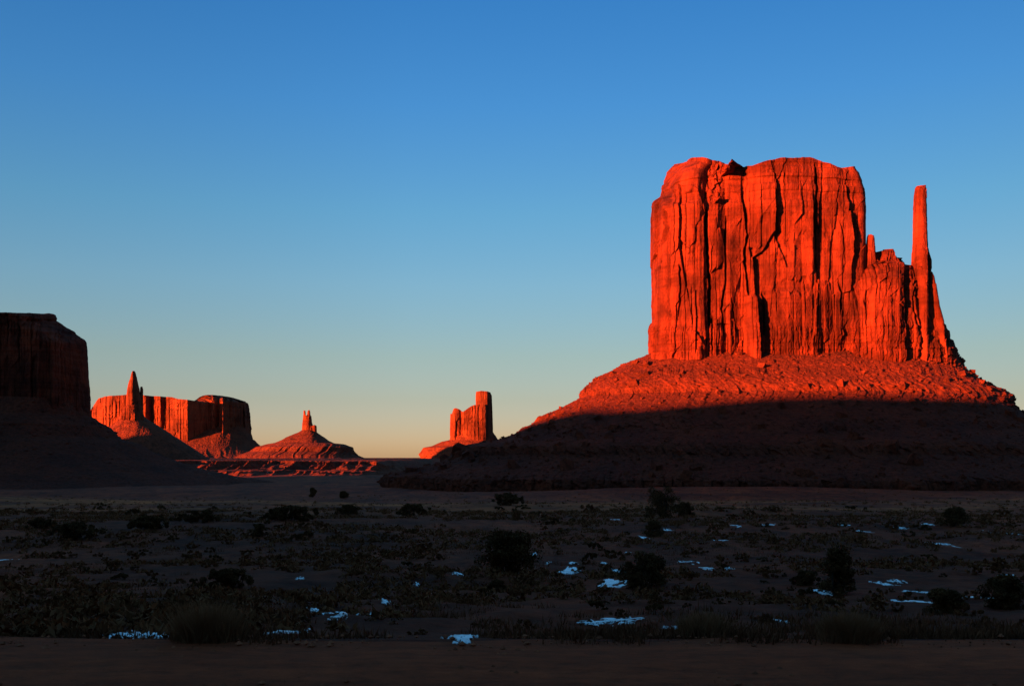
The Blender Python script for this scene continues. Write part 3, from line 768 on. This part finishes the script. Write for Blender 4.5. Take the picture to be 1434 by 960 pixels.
def shade_hill(c, hw, hs, top):  # unseen block of rock outside the view, added to cast shade
    nu, nv = 260, 60
    cx, cy = contour(3.0, nu, 0.5)
    c = np.array(c); a = TOSUN[:2] / np.linalg.norm(TOSUN[:2]); b = np.array([a[1], -a[0]])
    v = np.linspace(0, 1, nv)
    sc_ = np.interp(v, [0, 0.5, 0.55, 1, ], [2.0, 1.12, 1.05, 0.98]); zz = np.interp(v, [0, 0.5, 0.55, 1], [-40, 70, 85, top])
    px = cx * hw; py = cy * hs
    x = c[0] + (px * b[0] + py * a[0])[None] * sc_[:, None]; y = c[1] + (px * b[1] + py * a[1])[None] * sc_[:, None]
    n_ = 1 + 0.05 * fbm(x / 40, y / 40, zz[:, None] / 60, 4, 1701)
    x = c[0] + (x - c[0]) * n_; y = c[1] + (y - c[1]) * n_; z = zz[:, None] + 0 * x
    caps = [np.stack([c[0] + (x[-1] - c[0]) * k, c[1] + (y[-1] - c[1]) * k, z[-1] + 2], -1) for k in (0.9, 0.6, 0.3, 0.002)]
    V = np.concatenate([np.stack([x, y, z], -1), np.stack(caps)], 0)
    o = link("shade_caster_hill", mesh_np("shade_caster_hill", V.reshape(-1, 3), grid_faces(len(V), nu, True)), ROCK)
    tag(o, kind="structure")
shade_hill((-990.0, 774.0), 165, 150, 218)  # added to keep the left mesa in shadow
shade_hill((-1926.0, 1409.0), 110, 120, 206)  # added to shade the right foot of the twin spire

# ------------------------------------------------------------------ snow, shrubs, grass
SNOW_AT = []       # places kept clear of scrub
def clear_of_snow(x, y, z):
    ok = np.ones(len(x), bool)
    for sx, sy, lx, ly in SNOW_AT:
        ok &= ((x - sx) / (lx * 1.05)) ** 2 + ((y - sy + 0.35 * ly + 0.03 * sy) / (ly * 1.1 + 0.05 * sy)) ** 2 > 1
    return ok
def leaf_material(name, lo, hi):
    m = MB(name)
    c = m.ramp(m.noise((2.5, 2.5, 2.5), 3, 0.6), [(0.35, lo), (0.65, hi)])
    m.base(c); return m.m
M_JUN = leaf_material("juniper_foliage", (0.062, 0.024, 0.008), (0.14, 0.052, 0.017))
M_SAGE = leaf_material("sage_foliage", (0.11, 0.034, 0.012), (0.23, 0.068, 0.024))
M_GRASS = leaf_material("dry_grass", (0.09, 0.027, 0.011), (0.20, 0.058, 0.023))
M_CLUMP = leaf_material("bristly_grass", (0.20, 0.075, 0.030), (0.34, 0.13, 0.055))
M_STONE = leaf_material("stone", (0.16, 0.04, 0.018), (0.42, 0.11, 0.05))
M_BARK = leaf_material("bark", (0.03, 0.02, 0.015), (0.06, 0.04, 0.03))
def snow_material():
    m = MB("old_snow")
    c = m.ramp(m.noise((1.2, 1.2, 1.2), 5, 0.7), [(0.3, (0.60, 0.57, 0.55)), (0.5, (0.88, 0.88, 0.88))])
    m.base(c); m.bump(m.noise((5, 5, 5), 4, 0.6), 0.4, 0.05); return m.m
M_SNOW = snow_material()

def crown_mesh(name, w, h, n_clump, n_leaf, leaf, rng, pointed=0.0, lumps=0.35):
    """leaf-sized faces gathered into clumps; w,h in metres, origin at the foot"""
    u = rng.random(n_clump); a = rng.random(n_clump) * 2 * math.pi
    hz = 0.06 + 0.86 * rng.random(n_clump) ** 0.85
    prof = np.sqrt(np.clip(1 - (np.clip(hz - 0.32, 0, 1) / 0.68) ** 2, 0, 1)) * (1 - pointed * hz) * np.where(hz < 0.15, 0.85, 1)
    prof = prof * (1 + lumps * (rng.random(n_clump) - 0.5) * 2)
    rad = prof * (0.15 + 0.85 * np.sqrt(u)) * w / 2 * 0.86
    C = np.stack([np.cos(a) * rad, np.sin(a) * rad, hz * h * 0.94], 1)
    cs = (0.09 + 0.10 * rng.random(n_clump)) * min(w, h * 1.3)
    k = n_leaf // n_clump
    off = rng.normal(size=(n_clump, k, 3)); off /= np.linalg.norm(off, axis=2, keepdims=True) + 1e-9
    off *= (rng.random((n_clump, k, 1)) ** 0.4)
    P = C[:, None] + off * cs[:, None, None] * np.array([1, 1, 0.8])
    P = P.reshape(-1, 3); P[:, 2] = np.maximum(P[:, 2], 0.0)
    t = rng.normal(size=P.shape); t[:, 2] += 0.5; t /= np.linalg.norm(t, axis=1, keepdims=True)
    b = np.cross(t, rng.normal(size=P.shape)); b /= np.linalg.norm(b, axis=1, keepdims=True) + 1e-9
    L = leaf * (0.6 + 0.9 * rng.random((len(P), 1)))
    q = np.stack([P - t * L, P + b * L * 0.42, P + t * L, P - b * L * 0.42], 1)
    return mesh_np(name, q.reshape(-1, 3), np.arange(len(P) * 4).reshape(-1, 4))

def stems_mesh(name, w, h, n, rng, r0):
    V = []; Fc = []
    for i in range(n):
        a = rng.random() * 6.28; sp = (0.15 + 0.55 * rng.random()) * w / 2
        p0 = np.array([0.05 * w * math.cos(a), 0.05 * w * math.sin(a), -0.08]); p2 = np.array([sp * math.cos(a), sp * math.sin(a), h * (0.5 + 0.3 * rng.random())])
        p1 = (p0 + p2) / 2 + np.array([0, 0, -0.08 * h]) + rng.normal(size=3) * 0.04 * w
        rr = r0 * (0.7 + 0.6 * rng.random())
        base = len(V)
        for j, (p, r) in enumerate(((p0, rr), (p1, rr * 0.65), (p2, rr * 0.2))):
            for q in range(5):
                t = q * 2 * math.pi / 5
                V.append(p + np.array([math.cos(t) * r, math.sin(t) * r, 0]))
        for j in range(2):
            for q in range(5):
                Fc.append((base + j * 5 + q, base + j * 5 + (q + 1) % 5, base + j * 5 + 5 + (q + 1) % 5, base + j * 5 + 5 + q))
    return mesh_np(name, np.array(V), np.array(Fc))

def big_shrub(px, pyb, wpx, hpx, label, cat="bush", name="juniper_bush", pointed=0.1, mat=None, dens=1.0, lumps=0.34):
    x, y, z = ground_hit(px, pyb)
    w = wpx * y / F * 1.04; h = hpx * y / F * 1.06
    rng = np.random.default_rng(int(px * 7 + pyb))
    root = empty(name, (x, y, z - 0.04), label, cat)
    n = int((4500 + 3500 * min(1.0, wpx / 60)) * dens)
    link("crown", crown_mesh("crown", w, h, int(26 + wpx * 0.5), n, max(0.028 * max(w, h) ** 0.8, 0.8 * y / F), rng, pointed, lumps), mat or M_JUN, root)
    link("trunk", stems_mesh("trunk", w, h, 7, rng, 0.03 * h), M_BARK, root)

SHR = [(712, 803, 84, 60, "broad dark juniper bush, widest on the plain, left of the diagonal snow streak", 0.1),
       (905, 824, 62, 54, "round dark juniper bush touching the right end of the widest snow patch", 0.05),
       (928, 724, 48, 44, "upright dark juniper standing tallest at the foot of the huge butte", 0.0),
       (958, 722, 26, 20, "small bush leaning against the right side of the tallest juniper", 0.1),
       (1174, 832, 60, 72, "pointed dark bush right of a small snow patch, taller than its neighbours", 0.55),
       (1406, 852, 64, 50, "dense dark round bush beside the right edge of the view", 0.05),
       (1322, 857, 54, 36, "low dark bush just left of the dense round bush at the right edge", 0.15),
       (1338, 736, 46, 26, "wide low bush where the right talus meets the snowy flat", 0.2),
       (915, 751, 32, 22, "small round bush below the tallest juniper, beside a snow speck", 0.1),
       (405, 728, 88, 20, "long low dark thicket, widest one on the tan flat", 0.0),
       (284, 731, 48, 17, "oval dark thicket left of the long low one on the tan flat", 0.0),
       (488, 720, 34, 14, "small oval dark thicket right of the long low one", 0.0),
       (56, 740, 46, 15, "small dark thicket nearest the left edge on the tan flat", 0.0),
       (108, 753, 66, 22, "dark thicket just right of and below the leftmost thicket", 0.0),
       (210, 740, 58, 19, "ragged brown thicket left of the oval dark thicket", 0.0),
       (362, 751, 26, 18, "small dark bush just below the long low thicket", 0.0),
       (712, 707, 46, 18, "dark bush at the foot of the low ledge under the big butte", 0.1),
       (438, 696, 11, 14, "tiny upright tree on the dark far flat, left one of two", 0.1),
       (481, 697, 14, 9, "tiny round shrub on the dark far flat, right one of two", 0.0),
       (577, 722, 50, 17, "flat dark thicket in the middle of the tan flat", 0.0),
       (695, 828, 34, 18, "small low bush in front of the widest juniper", 0.0),
       (318, 822, 66, 28, "spreading dark bush on the brown slope above the foreground grass clump", 0.0),
       (1130, 818, 40, 22, "low ragged bush left of the pointed bush", 0.1)]
for px, pyb, w, h, lab, pt in SHR:
    big_shrub(px, pyb, w, h, lab, "tree" if w in (48, 11) else "bush", "juniper_tree" if w in (48, 11) else "juniper_bush", pt)

# low sage clumps dotted over the plain
sage_meshes = []
for i in range(7):
    rng = np.random.default_rng(300 + i)
    w = 1.0; h = (0.30, 0.36, 0.42, 0.34, 0.28, 0.5, 0.38)[i]
    sage_meshes.append(crown_mesh("sagebrush", w, h, 16, 950, 0.045, rng, 0.0, 0.5))
    sage_meshes[-1].materials.append(M_SAGE if i % 3 else M_JUN)
proto = bpy.data.objects.new("sagebrush", sage_meshes[0])
tag(proto, "low dark sagebrush clump scattered over the shaded plain", "sagebrush", "sagebrush clumps on the plain")
rng = np.random.default_rng(77)
spots = []
tries = 0
while len(spots) < 270 and tries < 20000:
    tries += 1
    px = rng.uniform(-20, 1454); pyb = 712 + 178 * rng.random() ** 1.25
    if noise(px / 130.0, pyb / 22.0, 0.0, 88) < -0.15: continue
    w = rng.uniform(12, 34) * (0.75 + 0.6 * (pyb - 712) / 178)
    if any(abs(px - q[0]) < 0.35 * (w + q[2]) and abs(pyb - q[1]) < 4.5 for q in spots): continue
    if any(abs(px - q[0]) < 0.55 * q[2] and q[1] - q[3] < pyb < q[1] + 4 for q in SHR): continue
    spots.append((px, pyb, w))
for i, (px, pyb, w) in enumerate(spots):
    o = proto if i == 0 else proto.copy()
    x, y, z = ground_hit(px, pyb)
    s = w * y / F
    o.data = sage_meshes[int(rng.integers(len(sage_meshes)))]
    o.location = (x, y, z - 0.04 * s); o.rotation_euler = (0, 0, rng.random() * 6.28); o.scale = (s, s * rng.uniform(0.8, 1.3), s * rng.uniform(0.75, 1.25))
    COL.objects.link(o)

def blades(P, hgt, nb, spread, rng, lean=0.6, wid=0.012):
    """upright grass blades around the points P"""
    n = len(P)
    B = np.repeat(P, nb, 0) + np.concatenate([rng.normal(size=(n * nb, 2)) * np.repeat(spread, nb)[:, None], np.zeros((n * nb, 1))], 1)
    H = np.repeat(hgt, nb) * rng.uniform(0.5, 1.15, n * nb)
    d = rng.normal(size=(n * nb, 2)); tip = B + np.concatenate([d * (H * lean * 0.5)[:, None], H[:, None]], 1)
    a = rng.random(n * nb) * 6.28; wv = np.stack([np.cos(a), np.sin(a), 0 * a], 1) * (wid * (0.6 + rng.random(n * nb)))[:, None]
    B = B - np.array([0, 0, 0.03])
    q = np.stack([B - wv, B + wv, tip], 1)
    return q.reshape(-1, 3), np.arange(n * nb * 3).reshape(-1, 3)

def build_grass():
    rng = np.random.default_rng(5)
    n = 9000
    y = 9.5 + 150 * rng.random(n) ** 2.2; x = (rng.random(n) - 0.5) * 1.16 * y
    keep = noise(x / 5.0, y / 7.0, 0, 55) + 0.5 * noise(x / 1.5, y / 2.0, 0, 56) > 0.12
    keep &= clear_of_snow(x, y, 0)
    x, y = x[keep], y[keep]
    ye = 9.05 + 1.3 * rng.random(700) ** 1.5; xe = (rng.random(700) - 0.5) * 1.2 * ye; ke = noise(xe / 0.8, ye, 0, 59) > -0.05
    x = np.concatenate([x, xe[ke]]); y = np.concatenate([y, ye[ke]])
    P = np.stack([x, y, ground(x, y)], 1)
    k = np.sqrt(np.clip(y / 16.0, 0.7, 5))
    hgt = rng.uniform(0.04, 0.17, len(x)) * np.clip(k, 0.8, 2.2)
    V, Fc = blades(P, hgt, 13, 0.10 * k, rng, 0.9, 0.010)
    o = link("grass", mesh_np("grass", V, Fc), M_GRASS)
    tag(o, "sparse dry tan grass tufts over the dark plain", "grass", kind="stuff")

def build_scrub():
    rng = np.random.default_rng(15)
    n = 15000
    y = 9.9 + 178 * rng.random(n) ** 1.5; x = (rng.random(n) - 0.5) * 1.16 * y
    yf = 170 + 480 * rng.random(3500) ** 1.3; xf = (rng.random(3500) - 0.5) * 1.16 * yf
    x = np.concatenate([x, xf]); y = np.concatenate([y, yf]); n = len(x)
    keep = fbm(x / 9.0, y / 16.0, 0, 3, 57) + 0.15 * noise(x / 2.0, y / 3.0, 0, 58) > 0.02 - 0.2 * rng.random(n)
    keep &= clear_of_snow(x, y, 0)
    x, y = x[keep], y[keep]; n = len(x)
    P = np.stack([x, y, ground(x, y)], 1)
    r = rng.uniform(0.10, 0.30, n) * np.clip(np.sqrt(y / 30.0), 0.7, 3.0)
    k = 16
    off = rng.normal(size=(n, k, 3)); off /= np.linalg.norm(off, axis=2, keepdims=True); off *= rng.random((n, k, 1)) ** 0.5
    off[..., 2] = np.abs(off[..., 2]) * 0.75
    Q = (P[:, None] + off * r[:, None, None]).reshape(-1, 3)
    t = rng.normal(size=Q.shape); t[:, 2] = np.abs(t[:, 2]) + 0.3; t /= np.linalg.norm(t, axis=1, keepdims=True)
    b = np.cross(t, rng.normal(size=Q.shape)); b /= np.linalg.norm(b, axis=1, keepdims=True)
    L = np.repeat(r, k)[:, None] * rng.uniform(0.25, 0.5, (len(Q), 1))
    q = np.stack([Q - t * L, Q + b * L * 0.35, Q + t * L, Q - b * L * 0.35], 1)
    o = link("scrub", mesh_np("scrub", q.reshape(-1, 3), np.arange(len(Q) * 4).reshape(-1, 4)), M_SAGE)
    tag(o, "fine low brown scrub carpeting the shaded plain", "scrub", kind="stuff")

def build_gravel():
    rng = np.random.default_rng(31)
    n = 5200
    y = rng.uniform(3.5, 9.6, n); x = (rng.random(n) - 0.5) * 1.3 * y
    keep = noise(x / 0.9, y / 0.5, 0, 61) + 0.5 * sstep(8.3, 9.3, y) > rng.random(n) * 0.9 - 0.35
    x, y = x[keep], y[keep]; n = len(x)
    r = np.minimum(0.006 * (1 - rng.random(n)) ** -0.5, 0.035)
    o_ = np.array([(1, 0, 0), (-1, 0, 0), (0, 1, 0), (0, -1, 0), (0, 0, 1), (0, 0, -1)], float)
    fo = np.array([(0, 2, 4), (2, 1, 4), (1, 3, 4), (3, 0, 4), (2, 0, 5), (1, 2, 5), (3, 1, 5), (0, 3, 5)])
    V = o_[None] * rng.uniform(0.6, 1.3, (n, 6, 1)) * (r[:, None] * np.array([1.1, 1.0, 0.7])[None])[:, None] + np.stack([x, y, 0.02 + 0.3 * r + np.minimum(ground(x, y), 0)], 1)[:, None]
    o = link("gravel", mesh_np("gravel", V.reshape(-1, 3), (fo[None] + 6 * np.arange(n)[:, None, None]).reshape(-1, 3)), M_STONE)
    tag(o, "scattered small stones on the dirt road", "gravel", kind="stuff")

def grass_clump(px, pyb, wpx, hpx, label):
    x, y, z = ground_hit(px, pyb)
    rng = np.random.default_rng(int(px)); w = wpx * y / F; h = hpx * y / F
    n = 260
    a = rng.random(n) * 6.28; r = np.sqrt(rng.random(n)) * w * 0.36
    P = np.stack([np.cos(a) * r, np.sin(a) * r * 0.8, 0 * a], 1)
    hg = h * (1.05 - 0.75 * (r / (w * 0.5)) ** 2)
    V, Fc = blades(P, hg, 12, np.full(n, 0.03 * w), rng, 0.75, 0.0035)
    o = link("grass_clump", mesh_np("grass_clump", V, Fc), M_CLUMP, None, (x, y, z))
    tag(o, label, "grass clump")
grass_clump(288, 896, 120, 56, "big pale bristly grass clump nearest the road, right of the leftmost snow streak")
grass_clump(985, 893, 90, 38, "wispy grass clump at the road edge right of the nearest snow patch")
grass_clump(1190, 897, 100, 44, "tall wispy grass clump at the road edge below the pointed bush")

def snow_patch(px, py, wpx, hpx, slant, streak, label, group=None):
    rng = np.random.default_rng(int(px * 3 + py * 5))
    x0, y0, _ = ground_hit(px - wpx / 2, py + hpx / 2 + max(0, -slant)); 
    _, yn, _ = ground_hit(px, py + hpx / 2); _, yf, _ = ground_hit(px, py - hpx / 2)
    yc = (yn + yf) / 2; ly = max((yf - yn) / 2, 0.012 * yc); xc = X(px, yc); lx = wpx * yc / F / 2
    wpx *= 0.85; hpx *= 0.8
    nxx, nyy = 90, 60
    SNOW_AT.append((xc, yc, lx, ly))
    u = np.linspace(-1.25, 1.25, nxx)[None]; v = np.linspace(-1.25, 1.25, nyy)[:, None]
    sl = slant * yc / F / max(wpx, 1) * 2
    x = xc + u * lx + 0 * v; y = yc + v * ly + (slant / max(hpx, 1)) * u * ly + 0 * u
    rr = np.sqrt(u * u + v * v)
    sd = int(px) % 97
    f = 0.8 - rr + 0.75 * fbm(u * 2.2, v * 2.2, sd, 4, 12) + streak * (0.9 * noise(u * 3.5, v * 5 + u, sd, 14) - 0.3) + 0.2 * fbm(u * 9, v * 9, sd, 2, 15)
    th = np.clip(f, -0.2, 0.5)
    z = ground(x, y) + np.where(f > 0, 0.015 + 0.05 * th, -0.03) 
    keep = (f > -0.06)
    V = np.stack([x, y, z], -1).reshape(-1, 3)
    Fq = grid_faces(nyy, nxx)
    ok = keep.ravel()[Fq].all(1)
    Fq = Fq[ok]
    used, inv = np.unique(Fq, return_inverse=True)
    if len(Fq) < 3: return
    c = np.array([xc, yc, float(ground(xc, yc))])
    o = link("snow_patch", mesh_np("snow_patch", V[used] - c, inv.reshape(-1, 4), True), M_SNOW, None, tuple(c))
    tag(o, label, "snow", group)
SL = "thin streak of old snow lying between the low sagebrush clumps"
SG = "old snow streaks on the plain"
SNOW = [(646, 897, 54, 13, -2, 0.35, "bright snow patch nearest the road, in the middle foreground"),
        (856, 817, 42, 11, 3, 0.0, "widest flat snow patch, just left of the round juniper bush"),
        (867, 801, 19, 9, -2, 0.0, "small bright snow patch directly behind the widest flat one"),
        (796, 799, 40, 8, 5, 0.2, "diagonal snow streak right of the broad juniper bush"),
        (1154, 830, 20, 8, -2, 0.1, "small snow patch at the left foot of the pointed bush"),
        (855, 872, 96, 8, 2, 1.1, "broken band of snow above the road, right of the nearest patch"),
        (195, 890, 95, 7, -3, 1.0, "long thin snow streak left of the big grass clump"),
        (1380, 838, 8, 12, 0, 0.0, "short upright sliver of snow left of the dense round bush")]
for a in SNOW: snow_patch(*a)
for a in [(640, 803, 22, 5, -2), (440, 856, 22, 6, 0), (492, 861, 52, 7, 2), (402, 886, 26, 5, 2), (540, 843, 26, 5, -4), (585, 819, 16, 4, -3), (1240, 818, 32, 6, 1), (1256, 814, 22, 4, 0), (1285, 828, 26, 7, -2), (1276, 842, 16, 5, 1),
          (1325, 762, 20, 7, 0), (1310, 761, 26, 4, 0), (990, 796, 15, 6, -2), (1020, 796, 15, 5, 0), (962, 787, 22, 5, 0), (1030, 736, 14, 4, 0), (1074, 735, 22, 4, 0), (1298, 733, 22, 6, 0), (1262, 739, 16, 4, 0), (1208, 743, 24, 4, 0), 
          (1402, 746, 32, 5, 1), (748, 776, 12, 5, 2), (768, 788, 12, 4, 3), (900, 752, 13, 4, 0), (880, 774, 9, 4, 0), (846, 788, 12, 3, 0), (803, 788, 16, 4, 0), (936, 741, 12, 4, 0), (916, 734, 14, 3, 0), (5, 784, 14, 4, 0), (420, 810, 14, 4, 0), (1090, 870, 10, 4, 0), (933, 880, 14, 4, 1),
          (1412, 806, 20, 4, 0), (860, 728, 14, 3, 0), (1180, 735, 20, 3, 0), (948, 880, 16, 4, 0), (470, 866, 30, 5, 2), (1010, 756, 26, 3, 0)]:
    snow_patch(a[0], a[1], a[2] * 0.85, a[3] * 0.8, a[4], 0.8, SL, SG)

build_scrub()
build_grass()
build_gravel()
